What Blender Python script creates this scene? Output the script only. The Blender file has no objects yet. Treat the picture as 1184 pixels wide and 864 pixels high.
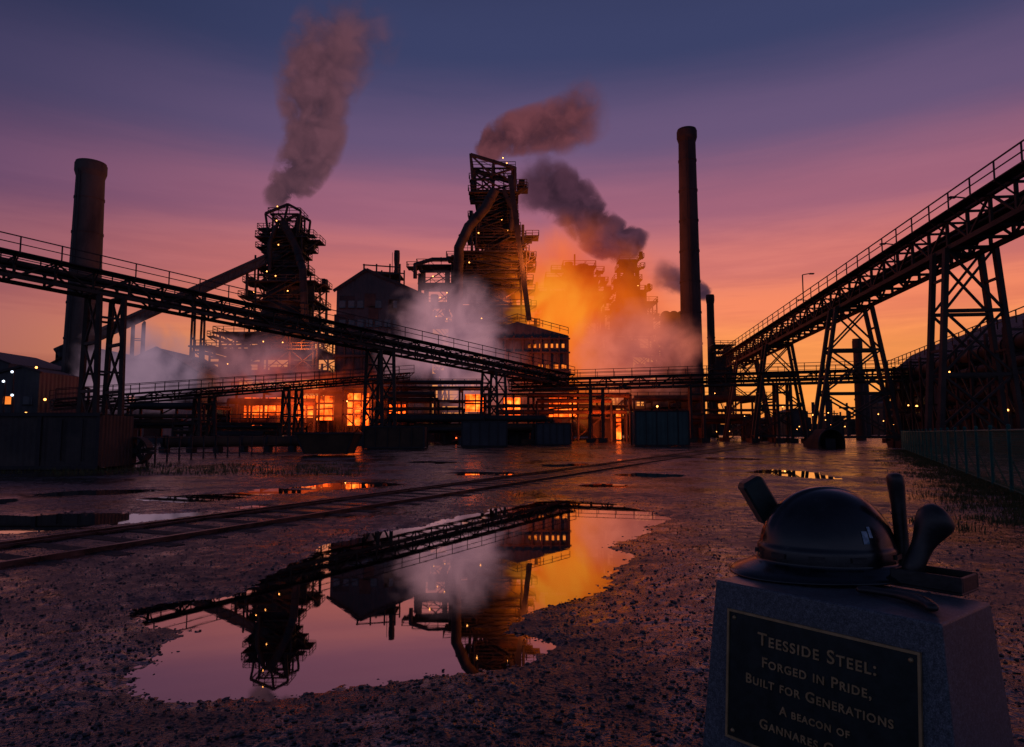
import bpy, math, random
import numpy as np
from mathutils import Vector, Matrix
random.seed(7); rng=np.random.default_rng(7)
S=bpy.context.scene
F=789.0; CH=1.45; P=math.radians(4.93)
cp,sp=math.cos(P),math.sin(P)
# ---- survey helpers: turn sighted bearings into world positions at a given distance
def sc(v,Y):
    t=(432-v)/F; return Y/(cp-t*sp)/F
def X(u,v,Y): return (u-592)*sc(v,Y)
def Z(v,Y):
    t=(432-v)/F; return CH+sc(v,Y)*F*(sp+t*cp)
def W(u,v,Y): return Vector((X(u,v,Y),Y,Z(v,Y)))
def G(u,v,z=0.0):
    t=(432-v)/F
    s=(z-CH)/(sp+t*cp)
    return Vector(((u-592)/F*s, s*(cp-t*sp), z))
def lin(c):
    return tuple(((x/255)/12.92 if x/255<=0.04045 else ((x/255+0.055)/1.055)**2.4) for x in c)+(1,)

# ---------------------------------------------------------------- materials
class NT:
    def __init__(s,tree): s.t=tree; s.n=tree.nodes; s.l=tree.links
    def new(s,typ,**kw):
        n=s.n.new(typ)
        for k,v in kw.items(): setattr(n,k,v)
        return n
    def val(s,sock,v):
        if isinstance(v,bpy.types.NodeSocket): s.l.new(v,sock)
        else: sock.default_value=v
    def m(s,op,a,b=None,c=None,clamp=False):
        n=s.n.new('ShaderNodeMath'); n.operation=op; n.use_clamp=clamp
        s.val(n.inputs[0],a)
        if b is not None: s.val(n.inputs[1],b)
        if c is not None: s.val(n.inputs[2],c)
        return n.outputs[0]
    def noise(s,vec,scale,detail=4,rough=.55,dist=0):
        n=s.n.new('ShaderNodeTexNoise'); s.l.new(vec,n.inputs['Vector'])
        n.inputs['Scale'].default_value=scale; n.inputs['Detail'].default_value=detail
        n.inputs['Roughness'].default_value=rough; n.inputs['Distortion'].default_value=dist
        return n.outputs[0]
    def ramp(s,fac,stops,interp='LINEAR'):
        n=s.n.new('ShaderNodeValToRGB'); n.color_ramp.interpolation=interp
        e=n.color_ramp.elements
        while len(e)>1: e.remove(e[0])
        e[0].position=stops[0][0]; e[0].color=stops[0][1]
        for p,c in stops[1:]:
            x=e.new(p); x.color=c
        s.l.new(fac,n.inputs[0]); return n.outputs[0]
    def mixc(s,f,a,b,blend='MIX'):
        n=s.n.new('ShaderNodeMix'); n.data_type='RGBA'; n.blend_type=blend
        s.val(n.inputs[0],f); s.val(n.inputs[6],a); s.val(n.inputs[7],b); return n.outputs[2]
    def sep(s,vec):
        n=s.n.new('ShaderNodeSeparateXYZ'); s.l.new(vec,n.inputs[0]); return n.outputs

def mat(name,c1,c2,rough=.6,metal=0.0,scale=1.0,bump=.3,bscale=None,spec=.5,corr=None,rvar=.15,stretch=(1,1,1),bdist=.05):
    m=bpy.data.materials.new(name); m.use_nodes=True; t=NT(m.node_tree)
    b=m.node_tree.nodes['Principled BSDF']
    tc=t.new('ShaderNodeTexCoord'); mp=t.new('ShaderNodeMapping'); mp.inputs['Scale'].default_value=stretch
    t.l.new(tc.outputs['Object'],mp.inputs[0]); v=mp.outputs[0]
    n=t.noise(v,scale,4,.65)
    t.l.new(t.ramp(n,[(.35,(*c1,1)),(.65,(*c2,1))]),b.inputs['Base Color'])
    t.l.new(t.m('ADD',t.m('MULTIPLY',t.m('SUBTRACT',n,.5),rvar*2),rough,clamp=True),b.inputs['Roughness'])
    b.inputs['Metallic'].default_value=metal; b.inputs['Specular IOR Level'].default_value=spec
    h=t.noise(v,bscale or scale*4,2)
    if corr:
        s=t.sep(tc.outputs['Object'])
        w=t.m('SINE',t.m('MULTIPLY',t.m('ADD',s[0],s[1]),corr))
        h=t.m('ADD',h,w)
    bp=t.new('ShaderNodeBump'); bp.inputs['Strength'].default_value=bump; bp.inputs['Distance'].default_value=bdist
    t.l.new(h,bp.inputs['Height']); t.l.new(bp.outputs[0],b.inputs['Normal'])
    return m
def emat(name,c,st,noisy=0,c2=None):
    m=bpy.data.materials.new(name); m.use_nodes=True; t=NT(m.node_tree)
    m.node_tree.nodes.remove(m.node_tree.nodes['Principled BSDF'])
    e=t.new('ShaderNodeEmission'); e.inputs[0].default_value=(*c,1); e.inputs[1].default_value=st
    if noisy:
        tc=t.new('ShaderNodeTexCoord'); n=t.noise(tc.outputs['Object'],noisy,5,.65)
        t.l.new(t.ramp(n,[(.36,(*(x*.03 for x in c),1)),(.50,(*c,1)),(.68,(*(c2 or c),1))]),e.inputs[0])
    t.l.new(e.outputs[0],m.node_tree.nodes['Material Output'].inputs[0])
    return m
STEEL=mat('weathered_steel',(.028,.021,.021),(.095,.062,.05),.7,.1,.35,.3,spec=.35)
STEEL2=mat('dark_steel',(.024,.020,.024),(.058,.046,.047),.65,.15,.5,.2,spec=.35)
RUST=mat('rusted_plate',(.04,.024,.019),(.12,.06,.037),.75,.1,.4,.4,spec=.3)
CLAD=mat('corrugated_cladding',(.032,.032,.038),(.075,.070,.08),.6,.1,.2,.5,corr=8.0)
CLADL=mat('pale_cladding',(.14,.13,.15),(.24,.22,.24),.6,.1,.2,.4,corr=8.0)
CONC=mat('stack_concrete',(.055,.047,.046),(.13,.105,.095),.85,0,.25,.3,stretch=(1,1,.35),spec=.3)
BRICK=mat('stack_brick',(.035,.026,.028),(.08,.052,.05),.85,0,.3,.3,stretch=(1,1,.4),spec=.3)
GLASS=mat('dirty_glass',(.03,.035,.045),(.07,.08,.10),.15,0,.4,.05)
FIRE=emat('furnace_fire',(1.0,.08,.006),3.2,.55,(1.0,.24,.03))
GLOWW=emat('lit_window',(1.0,.20,.025),1.1,.3,(1.0,.30,.05))
LAMP=emat('sodium_lamp',(1.0,.36,.08),6)
LAMPR=emat('red_lamp',(1.0,.10,.02),4)
LAMPW=emat('cool_lamp',(.75,.85,1.0),3)
GREEN=mat('teal_paint',(.02,.05,.05),(.05,.09,.085),.5,.1,.6,.3,corr=14.0)

# ---------------------------------------------------------------- mesh builder
class MB:
    def __init__(s,name,mats):
        s.name=name; s.mats=mats; s.v=[]; s.f=[]; s.mi=[]; s.sm=[]
    def add(s,vs,fs,mi=0,sm=False):
        o=len(s.v); s.v.extend([tuple(x) for x in vs])
        for f in fs: s.f.append([o+i for i in f]); s.mi.append(mi); s.sm.append(sm)
    def box(s,c,d,mi=0,rz=0):
        hx,hy,hz=d[0]/2,d[1]/2,d[2]/2; cr,sr=math.cos(rz),math.sin(rz); vs=[]
        for z in(-hz,hz):
            for x,y in((-hx,-hy),(hx,-hy),(hx,hy),(-hx,hy)):
                vs.append((c[0]+x*cr-y*sr,c[1]+x*sr+y*cr,c[2]+z))
        s.add(vs,[(0,3,2,1),(4,5,6,7),(0,1,5,4),(1,2,6,5),(2,3,7,6),(3,0,4,7)],mi)
    def beam(s,a,b,w=.3,h=None,mi=0):
        a=Vector(a); b=Vector(b); h=h or w; d=b-a
        if d.length<1e-5: return
        d.normalize(); up=Vector((0,0,1)) if abs(d.z)<.95 else Vector((0,1,0))
        sx=d.cross(up).normalized(); sz=sx.cross(d)
        vs=[]
        for p in(a,b):
            for i,j in((-1,-1),(1,-1),(1,1),(-1,1)): vs.append(p+sx*(i*w/2)+sz*(j*h/2))
        s.add(vs,[(0,1,2,3),(7,6,5,4),(0,4,5,1),(1,5,6,2),(2,6,7,3),(3,7,4,0)],mi)
    def cyl(s,a,b,r1,r2=None,n=16,mi=0,cap=True):
        a=Vector(a); b=Vector(b); r2=r1 if r2 is None else r2; d=(b-a).normalized()
        up=Vector((0,0,1)) if abs(d.z)<.95 else Vector((0,1,0))
        sx=d.cross(up).normalized(); sz=sx.cross(d); vs=[]
        for p,r in((a,r1),(b,r2)):
            for i in range(n):
                t=2*math.pi*i/n; vs.append(p+sx*(r*math.cos(t))+sz*(r*math.sin(t)))
        s.add(vs,[(i,(i+1)%n,n+(i+1)%n,n+i) for i in range(n)],mi,True)
        if cap: s.add(vs,[tuple(range(n))[::-1],tuple(range(n,2*n))],mi)
    def pipe(s,pts,r,n=12,mi=0):
        for i in range(len(pts)-1):
            s.cyl(pts[i],pts[i+1],r,r,n,mi)
            a,b=Vector(pts[i]),Vector(pts[i+1]); L=(b-a).length; k=int(L/3)
            for j in range(1,k+1):
                q=a.lerp(b,j/(k+1)); e=(b-a).normalized()*.12; s.cyl(q-e,q+e,r*1.14,n=n,mi=mi)
        for p in pts[1:-1]: s.ball(p,r*1.02,mi)
    def ball(s,c,r,mi=0,n=8,sq=(1,1,1)):
        vs=[];fs=[]
        for i in range(n+1):
            ph=math.pi*i/n
            for j in range(n*2):
                th=math.pi*j/n; vs.append((c[0]+r*sq[0]*math.sin(ph)*math.cos(th),c[1]+r*sq[1]*math.sin(ph)*math.sin(th),c[2]+r*sq[2]*math.cos(ph)))
        m=n*2
        for i in range(n):
            for j in range(m): fs.append((i*m+j,(i+1)*m+j,(i+1)*m+(j+1)%m,i*m+(j+1)%m))
        s.add(vs,fs,mi,True)
    def prism(s,pts,y0,y1,mi=0):   # pts = (x,z) profile, extruded in y
        n=len(pts); vs=[(x,y0,z) for x,z in pts]+[(x,y1,z) for x,z in pts]
        s.add(vs,[tuple(range(n)),tuple(range(n,2*n))[::-1]]+[(i,(i+1)%n,n+(i+1)%n,n+i) for i in range(n)],mi)
    def rail(s,a,b,h=1.1,sp_=2.0,w=.08,mi=0):
        a=Vector(a);b=Vector(b);L=(b-a).length;n=max(1,int(L/sp_)); up=Vector((0,0,h))
        for i in range(n+1):
            p=a.lerp(b,i/n); s.beam(p,p+up,w,mi=mi)
        s.beam(a+up,b+up,w,mi=mi); s.beam(a+up*.5,b+up*.5,w*.8,mi=mi)
    def obj(s,parent=None):
        me=bpy.data.meshes.new(s.name); me.from_pydata(s.v,[],s.f)
        for m in s.mats: me.materials.append(m)
        me.polygons.foreach_set('material_index',s.mi); me.polygons.foreach_set('use_smooth',s.sm); me.update()
        o=bpy.data.objects.new(s.name,me); S.collection.objects.link(o)
        if parent: o.parent=parent
        return o
def empty(name):
    o=bpy.data.objects.new(name,None); S.collection.objects.link(o); return o

# ---------------------------------------------------------------- ground
def vnoise(x,y,seed=0):
    xi=np.floor(x).astype(np.int64); yi=np.floor(y).astype(np.int64); fx=x-xi; fy=y-yi
    fx=fx*fx*(3-2*fx); fy=fy*fy*(3-2*fy)
    def h(a,b):
        n=(a*374761393+b*668265263+seed*974711)&0xffffffff
        n=((n^(n>>13))*1274126177)&0xffffffff
        return ((n^(n>>16))&0xffff)/65535.0
    return (h(xi,yi)*(1-fx)+h(xi+1,yi)*fx)*(1-fy)+(h(xi,yi+1)*(1-fx)+h(xi+1,yi+1)*fx)*fy
def fbm(x,y,f,o=4,seed=0):
    r=0;a=1;t=0
    for i in range(o):
        r=r+a*vnoise(x*f+17.3*i,y*f-9.1*i,seed+i); t+=a; a*=.5; f*=2.03
    return r/t-.5
WL=-0.03
main=[(84,704),(175,688),(260,678),(340,652),(380,630),(430,613),(500,601),(560,586),(640,576),(720,580),(780,598),(760,616),(718,632),(730,655),(726,690),(650,704),(612,726),(660,744),(605,764),(500,780),(400,798),(300,810),(215,818),(142,806),(160,765),(175,735),(128,716)]
MP=np.array([G(*p)[:2] for p in main])
def sdf(x,y,Pp):
    d=np.full(x.shape,1e9); ins=np.zeros(x.shape,bool); n=len(Pp)
    for i in range(n):
        a=Pp[i]; b=Pp[(i+1)%n]; e=b-a
        wx=x-a[0]; wy=y-a[1]; t=np.clip((wx*e[0]+wy*e[1])/(e@e),0,1)
        d=np.minimum(d,(wx-e[0]*t)**2+(wy-e[1]*t)**2)
        c=((a[1]>y)!=(b[1]>y))&(x<(b[0]-a[0])*(y-a[1])/(b[1]-a[1]+1e-12)+a[0]); ins^=c
    d=np.sqrt(d); return np.where(ins,-d,d)
ELL=[]
for (u,v,ru,rv) in [(60,604,190,15),(225,575,80,6),(300,583,34,4),(425,560,70,5),(330,566,60,4),(915,546,52,7),(760,549,50,3.5),(20,630,80,9),(560,547,75,3),(840,530,45,2.2),(480,571,26,3.5),(650,537,60,2.2),(110,568,90,5),(240,594,60,5),(700,560,35,3),(500,534,60,1.8),(-40,580,90,7)]:
    c=G(u,v); a=G(u+ru,v); n_=G(u,v-rv); f_=G(u,v+rv)
    ELL.append((c.x,c.y,abs(a.x-c.x),abs(n_.y-f_.y)/2))
TA=G(0,643); TD=Vector((.43,.903,0)).normalized(); TN=Vector((TD.y,-TD.x,0))
def height(x,y):
    x=np.asarray(x,float); y=np.asarray(y,float); r=np.hypot(x,y)
    fade=np.clip(1-(r-34)/60,0,1)
    h=fbm(x,y,.35,3,1)*.035+fbm(x,y,1.7,3,5)*.020
    peb=np.clip(fbm(x,y,24,3,9)+.02,0,1)*.026+np.abs(fbm(x,y,9,3,30))*.020
    near=np.clip(1-(r-12)/25,0,1); h=h+peb*(.3+.7*near)-.002
    near_m=(r<40)
    d=np.full(x.shape,9.0); 
    if near_m.any(): d[near_m]=sdf(x[near_m],y[near_m],MP)
    d=d+fbm(x,y,1.3,5,40)*.8*np.clip(r/8,.3,1)
    k=np.clip((.36-d)/1.0,0,1); k=k*k*(3-2*k)
    h=h-k*.062
    for cx,cy,a,b in ELL:
        e=np.sqrt(((x-cx)/a)**2+((y-cy)/b)**2)+fbm(x,y,.9,5,60)*1.3
        k=np.clip((1.1-e)/.7,0,1); h=h-k*.045
    # track bed is rolled flat
    tx=x-TA.x; ty=y-TA.y; dt=np.abs(tx*TN.x+ty*TN.y)
    k=np.clip(1.2-dt/1.6,0,1); h=h*(1-k*.85)+k*(-.002)
    return h*fade-(1-fade)*0.0
NA=1050
front=np.linspace(-62,62,NA); back=np.linspace(62,298,60)[1:-1]
ang=np.radians(np.concatenate([front,back])); NAA=len(ang)
rad=[.7]
while rad[-1]<6000:
    r=rad[-1]; rad.append(r*(1.0065 if r<16 else (1.012 if r<45 else 1.08)))
rad=np.array(rad); NR=len(rad)
R,A=np.meshgrid(rad,ang,indexing='ij'); gx=(R*np.sin(A)).ravel(); gy=(R*np.cos(A)).ravel()
gz=height(gx,gy)
co=np.stack([gx,gy,gz],1); co=np.vstack([co,[[0,0,0]]])
ii=np.arange(NR-1)[:,None]*NAA; jj=np.arange(NAA)[None,:]; j2=(jj+1)%NAA
quads=np.stack([ii+jj,ii+NAA+jj,ii+NAA+j2,ii+j2],-1).reshape(-1,4)
tri=np.stack([np.full(NAA,NR*NAA),np.arange(NAA),(np.arange(NAA)+1)%NAA],1)
me=bpy.data.meshes.new('ground'); me.vertices.add(len(co)); me.vertices.foreach_set('co',co.ravel())
nl=quads.size+tri.size; me.loops.add(nl); me.loops.foreach_set('vertex_index',np.concatenate([quads.ravel(),tri.ravel()]))
np_=len(quads)+len(tri); me.polygons.add(np_)
me.polygons.foreach_set('loop_start',np.concatenate([np.arange(len(quads))*4,len(quads)*4+np.arange(len(tri))*3]))
me.polygons.foreach_set('use_smooth',np.ones(np_,bool)); me.update(calc_edges=True); me.validate()
gm=bpy.data.materials.new('cinder_ground'); gm.use_nodes=True; t=NT(gm.node_tree); b=gm.node_tree.nodes['Principled BSDF']
tc=t.new('ShaderNodeTexCoord'); v=tc.outputs['Object']
big=t.noise(v,.35,5,.6); sm=t.noise(v,38,3,.7); mid=t.noise(v,4,4,.6)
c=t.ramp(t.m('ADD',t.m('MULTIPLY',big,.45),t.m('MULTIPLY',sm,.55)),[(.38,(.007,.0063,.007,1)),(.5,(.016,.014,.0155,1)),(.64,(.038,.033,.035,1))])
t.l.new(c,b.inputs['Base Color'])
wet=t.m('ADD',t.m('MULTIPLY',big,.6),t.m('MULTIPLY',mid,.4))
t.l.new(t.ramp(wet,[(.45,(.10,)*3+(1,)),(.52,(.28,)*3+(1,)),(.64,(.56,)*3+(1,))]),b.inputs['Roughness'])
b.inputs['Specular IOR Level'].default_value=.5
vo=t.new('ShaderNodeTexVoronoi'); t.l.new(v,vo.inputs['Vector']); vo.inputs['Scale'].default_value=45
bp=t.new('ShaderNodeBump'); bp.inputs['Distance'].default_value=.010
t.l.new(t.ramp(wet,[(.44,(.15,)*3+(1,)),(.58,(.9,)*3+(1,))]),bp.inputs['Strength'])
t.l.new(t.m('ADD',t.m('MULTIPLY',vo.outputs['Distance'],-.8),t.m('MULTIPLY',sm,1.0)),bp.inputs['Height']); t.l.new(bp.outputs[0],b.inputs['Normal'])
me.materials.append(gm)
go=bpy.data.objects.new('ground',me); S.collection.objects.link(go)
# water
wm=bpy.data.materials.new('puddle_water'); wm.use_nodes=True; t=NT(wm.node_tree); b=wm.node_tree.nodes['Principled BSDF']
b.inputs['Base Color'].default_value=(.006,.005,.006,1); b.inputs['Roughness'].default_value=.015; b.inputs['IOR'].default_value=1.5
b.inputs['Specular IOR Level'].default_value=1.0; b.inputs['Metallic'].default_value=0
b.inputs['Coat Weight'].default_value=1.0; b.inputs['Coat Roughness'].default_value=.01; b.inputs['Coat IOR'].default_value=1.8
tc=t.new('ShaderNodeTexCoord'); bp=t.new('ShaderNodeBump'); bp.inputs['Strength'].default_value=.06; bp.inputs['Distance'].default_value=.01
t.l.new(t.noise(tc.outputs['Object'],2.5,2),bp.inputs['Height']); t.l.new(bp.outputs[0],b.inputs['Normal'])
w=MB('puddle',[wm]); w.add([(-34,1.2,WL),(30,1.2,WL),(30,48,WL),(-34,48,WL)],[(0,1,2,3)]); w.obj()
# gravel stones
phi=(1+5**.5)/2
ico=np.array([(-1,phi,0),(1,phi,0),(-1,-phi,0),(1,-phi,0),(0,-1,phi),(0,1,phi),(0,-1,-phi),(0,1,-phi),(phi,0,-1),(phi,0,1),(-phi,0,-1),(-phi,0,1)])/1.9
icf=np.array([(0,11,5),(0,5,1),(0,1,7),(0,7,10),(0,10,11),(1,5,9),(5,11,4),(11,10,2),(10,7,6),(7,1,8),(3,9,4),(3,4,2),(3,2,6),(3,6,8),(3,8,9),(4,9,5),(2,4,11),(6,2,10),(8,6,7),(9,8,1)])
NS=46000
rr=1.3*np.exp(rng.random(NS)*math.log(12)); aa=np.radians(rng.uniform(-52,52,NS))
sx=rr*np.sin(aa); sy=rr*np.cos(aa); sz=height(sx,sy)
keep=sz>WL-.008; sx,sy,sz,rr=sx[keep],sy[keep],sz[keep],rr[keep]; n=len(sx)
size=rng.gamma(2.0,.0024,n)+.003; size=np.minimum(size,.018)
vv=ico[None]*(1+rng.uniform(-.28,.28,(n,12,1)))*size[:,None,None]*np.stack([rng.uniform(.8,1.4,n),rng.uniform(.8,1.4,n),rng.uniform(.45,.8,n)],1)[:,None,:]
th=rng.uniform(0,6.28,n)[:,None]; x0=vv[:,:,0]*np.cos(th)-vv[:,:,1]*np.sin(th); y0=vv[:,:,0]*np.sin(th)+vv[:,:,1]*np.cos(th)
vv=np.stack([x0+sx[:,None],y0+sy[:,None],vv[:,:,2]+sz[:,None]+size[:,None]*.15],-1).reshape(-1,3)
ff=(icf[None]+np.arange(n)[:,None,None]*12).reshape(-1,3)
me=bpy.data.meshes.new('gravel'); me.from_pydata(vv.tolist(),[],ff.tolist())
me.materials.append(mat('gravel_stone',(.022,.019,.022),(.12,.105,.11),.32,0,9,.3)); o=bpy.data.objects.new('gravel',me); S.collection.objects.link(o)
# rails
RAILM=mat('rail_steel',(.05,.04,.04),(.14,.11,.11),.32,.8,3,.1); WOOD=mat('sleeper_wood',(.02,.016,.015),(.045,.036,.032),.8,0,3,.5)
tr=MB('railway_track',[RAILM,WOOD])
for sgn in(-1,1):
    for k in range(-6,30):
        a=TA+TD*(k*5)+TN*(sgn*.7525); bb=TA+TD*(k*5+4.99)+TN*(sgn*.7525)
        tr.beam(a+Vector((0,0,.045)),bb+Vector((0,0,.045)),.068,.03,0); tr.beam(a+Vector((0,0,.0)),bb+Vector((0,0,.0)),.03,.06,0)
        tr.beam(a+TN*(-sgn*.13)+Vector((0,0,.022)),bb+TN*(-sgn*.13)+Vector((0,0,.022)),.03,.03,0)
ry=math.atan2(TD.y,TD.x)
for k in range(-40,200):
    p=TA+TD*(k*.7); tr.box((p.x,p.y,-.052+random.uniform(-.006,.004)),(.24,2.5,.11),1,ry)
tr.obj()

# ---------------------------------------------------------------- plant generators
def trestle(mb,top,dirv,wt,wb,zb=0,w=.3,levels=3,mi=0):
    """splayed two-leg bent with X bracing, plane perpendicular to dirv"""
    d=Vector((dirv.x,dirv.y,0)).normalized(); n=Vector((d.y,-d.x,0))
    for off in(-.9,.9):
        o=d*off
        def leg(s,k): # k 0 top..1 bottom
            zz=top.z*(1-k)+zb*k; ww=(wt*(1-k)+wb*k)/2; return Vector((top.x,top.y,zz))+n*(s*ww)+o
        for s in(-1,1): mb.beam(leg(s,0),leg(s,1),w,mi=mi)
        for i in range(levels+1):
            k=i/levels*.93; mb.beam(leg(-1,k),leg(1,k),w*.7,mi=mi)
            if i<levels:
                k2=(i+1)/levels*.93; mb.beam(leg(-1,k),leg(1,k2),w*.45,mi=mi); mb.beam(leg(1,k),leg(-1,k2),w*.45,mi=mi)
        for s in(-1,1): p=leg(s,1); mb.box((p.x,p.y,.25),(1.1,1.1,.7),mi)
    for s in(-1,1):
        for k in(.15,.5,.93):
            zz=top.z*(1-k)+zb*k; ww=(wt*(1-k)+wb*k)/2; q=Vector((top.x,top.y,zz))+n*(s*ww); mb.beam(q-d*.9,q+d*.9,w*.5,mi=mi)
def conveyor(name,p0,p1,width=3,h=1.9,step=2.6,supports=(),rail=True,w=.2,cover=False,lamps=()):
    """p0,p1 : centre of bottom chord"""
    mb=MB(name,[STEEL,STEEL2,LAMP,CLAD]); d=(p1-p0); L=d.length; d.normalize(); n=Vector((d.y,-d.x,0)).normalized()
    N=max(2,int(L/step)); up=Vector((0,0,h))
    for s in(-1,1):
        o=n*(s*width/2)
        mb.beam(p0+o,p1+o,w*1.2,w*1.4); mb.beam(p0+o+up,p1+o+up,w*1.1,w*1.3)
        for i in range(N+1):
            q=p0.lerp(p1,i/N)+o; mb.beam(q,q+up,w*.75)
            if i<N:
                q2=p0.lerp(p1,(i+1)/N)+o
                if i%2: mb.beam(q,q2+up,w*.6)
                else: mb.beam(q+up,q2,w*.6)
        # outside walkway
        if rail:
            wo=n*(s*(width/2+.75)); mb.beam(p0+wo+up*.98,p1+wo+up*.98,.9,.08,1)
            mb.rail(p0+n*(s*(width/2+1.15))+up,p1+n*(s*(width/2+1.15))+up,1.1,2.6,.075,1)
            for i in range(0,N+1):
                q=p0.lerp(p1,i/N)+up*.95; mb.beam(q+n*(s*width/2),q+n*(s*(width/2+1.2)),.12); 
                mb.beam(q-up*.45+n*(s*width/2),q+n*(s*(width/2+1.1)),.08)
    for i in range(N+1):
        q=p0.lerp(p1,i/N); mb.beam(q-n*width/2,q+n*width/2,w*.8); mb.beam(q-n*width/2+up*.9,q+n*width/2+up*.9,w*.6)
    mb.beam(p0+up*.62,p1+up*.62,width*.7,.14,1)     # belt
    mb.beam(p0+up*.25,p1+up*.25,width*.62,.1,1)
    for s in(-1,1): mb.cyl(p0+n*(s*width*.38)+up*.4,p1+n*(s*width*.38)+up*.4,.11,n=6,mi=1)
    if cover: mb.beam(p0+up*.8,p1+up*.8,width*1.02,h*1.2,3)
    for (k,wt,wb) in supports:
        q=p0.lerp(p1,k); trestle(mb,q,d,wt,wb,levels=3 if q.z>9 else 2,w=.34)
    for k,s in lamps:
        q=p0.lerp(p1,k)+n*(s*(width/2+1.1))+up; mb.beam(q,q+Vector((0,0,3.2)),.1); mb.beam(q+Vector((0,0,3.2)),q+Vector((0,0,3.35))-n*s*.9,.09); mb.box(q+Vector((0,0,3.3))-n*s*1.0,(.5,.3,.12),1)
    return mb.obj()
def tower(mb,Y,levels,dk=.8,clad=.3,core=None,wbeam=.34,lamps=.4,fill=1.0,side=.5,brace=.75):
    """levels: list (v,uL,uR) from top to bottom: stacked steel floors"""
    lv=[]
    for v,a,b_ in levels:
        z=Z(v,Y); x0=X(a,v,Y); x1=X(b_,v,Y); lv.append((z,(x0+x1)/2,(x1-x0)/2))
    for i,(z,xc,hw) in enumerate(lv):
        hd=hw*dk; yc=Y+8
        if fill<.3:   # open grid floor
            for k in range(5): mb.beam((xc-hw+hw*k*.5,yc-hd,z),(xc-hw+hw*k*.5,yc+hd,z),.22,mi=1)
            for s in(-1,1): mb.beam((xc-hw,yc+s*hd,z),(xc+hw,yc+s*hd,z),.34)
        else: mb.box((xc,yc,z),(2*hw+1,2*hd+1,.28),1)
        for (a,b_) in(((-1,-1),(1,-1)),((1,-1),(1,1)),((1,1),(-1,1)),((-1,1),(-1,-1))):
            mb.rail((xc+a[0]*(hw+.4),yc+a[1]*(hd+.4),z+.1),(xc+b_[0]*(hw+.4),yc+b_[1]*(hd+.4),z+.1),1.2,2.0,.11,0)
        if random.random()<lamps:
            for _ in range(random.randint(1,2)):
                mb.ball((xc+random.uniform(-1,1)*hw,yc-hd-.6,z+random.uniform(.8,2.2)),.13,2,4)
        for s in(-1,1):   # cantilevered side galleries, hoists and ducts
            if random.random()<side:
                e=random.uniform(1.0,2.8); dz=random.uniform(-1.2,1.2); cx_=xc+s*(hw+.5+e/2); 
                mb.box((cx_,yc-hd*.4,z+dz),(e,hd*1.1,.2),1); mb.rail((cx_-s*e/2,yc-hd*.95,z+dz),(cx_+s*e/2,yc-hd*.95,z+dz),1.1,1.2,.1,0); mb.rail((cx_+s*e/2,yc-hd*.95,z+dz),(cx_+s*e/2,yc+hd*.15,z+dz),1.1,1.5,.1,0)
                mb.beam((cx_+s*e/2,yc-hd*.9,z+dz),(xc+s*hw,yc-hd*.9,z+dz-e*.9),.2)
                if random.random()<.4: mb.box((cx_,yc-hd*.3,z+dz+.9),(e*.6,1.2,1.6),random.choice((1,3)))
            if random.random()<side*.7:
                xx=xc+s*(hw+random.uniform(-.6,.5)); mb.cyl((xx,yc-hd-.7,z-random.uniform(3,9)),(xx,yc-hd-.7,z+random.uniform(.5,2.5)),random.uniform(.15,.4),n=8,mi=1)
        if i+1<len(lv):
            z2,xc2,hw2=lv[i+1]; cw=min(hw,hw2)*.93; cx=xc if hw<hw2 else xc2; cd=cw*dk
            nb=max(1,round(2*cw/5.5)); H=z-z2
            xs=[cx-cw+2*cw*k/nb for k in range(nb+1)]
            for yy in(yc-cd,yc+cd):
                for x in xs: mb.beam((x,yy,z2),(x,yy,z),wbeam)
                for k in range(nb):
                    r=random.random()
                    if r<clad: mb.box(((xs[k]+xs[k+1])/2,yy+.25,(z+z2)/2+random.uniform(-.15,.1)*H),(xs[k+1]-xs[k]-.1,.1,H*random.uniform(.55,.9)),3)
                    if random.random()<brace:
                        mb.beam((xs[k],yy,z2),(xs[k+1],yy,z),wbeam*.55)
                        if random.random()<.6: mb.beam((xs[k+1],yy,z2),(xs[k],yy,z),wbeam*.55)
            for xx in(cx-cw,cx+cw):
                if fill>.3: mb.beam((xx,yc-cd,z2),(xx,yc+cd,z),wbeam*.55)
                mb.beam((xx,yc+cd,z2),(xx,yc-cd,z),wbeam*.55); mb.beam((xx,yc,z2),(xx,yc,z),wbeam)
            # stair flight
            s=random.choice((-1,1)); mb.beam((cx-s*cw*.7,yc-cd-.8,z2+.2),(cx+s*cw*.5,yc-cd-.8,z),.7,.15,1)
            mb.beam((cx-s*cw*.7,yc-cd-1.1,z2+1.2),(cx+s*cw*.5,yc-cd-1.1,z+1.),.09,.09,0)
            # plant inside
            for _ in range(int((3+cw*.5)*fill)):
                x=cx+random.uniform(-.85,.85)*cw; y=yc+random.uniform(-.8,.8)*cd
                if random.random()<.5: mb.cyl((x,y,z2),(x,y,z2+H*random.uniform(.5,1)),random.uniform(.2,.9),n=10,mi=1)
                else: 
                    hh=H*random.uniform(.25,.75); mb.box((x,y,z2+hh/2+.15),(random.uniform(1,max(1.2,cw*.8)),random.uniform(1,3),hh),random.choice((1,3)))
            for _ in range(int(3*fill)):
                zz=z2+random.uniform(.2,.9)*H; mb.cyl((cx-cw,yc-cd-.35,zz),(cx+cw*random.uniform(-.2,1),yc-cd-.35,zz),random.uniform(.12,.3),n=8,mi=1)
    if core:
        for (va,ra,vb,rb,u) in core:
            mb.cyl(W(u,va,Y)+Vector((0,8,0)),W(u,vb,Y)+Vector((0,8,0)),ra,rb,24,1)
TM=[STEEL,STEEL2,LAMP,RUST,FIRE]

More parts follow.
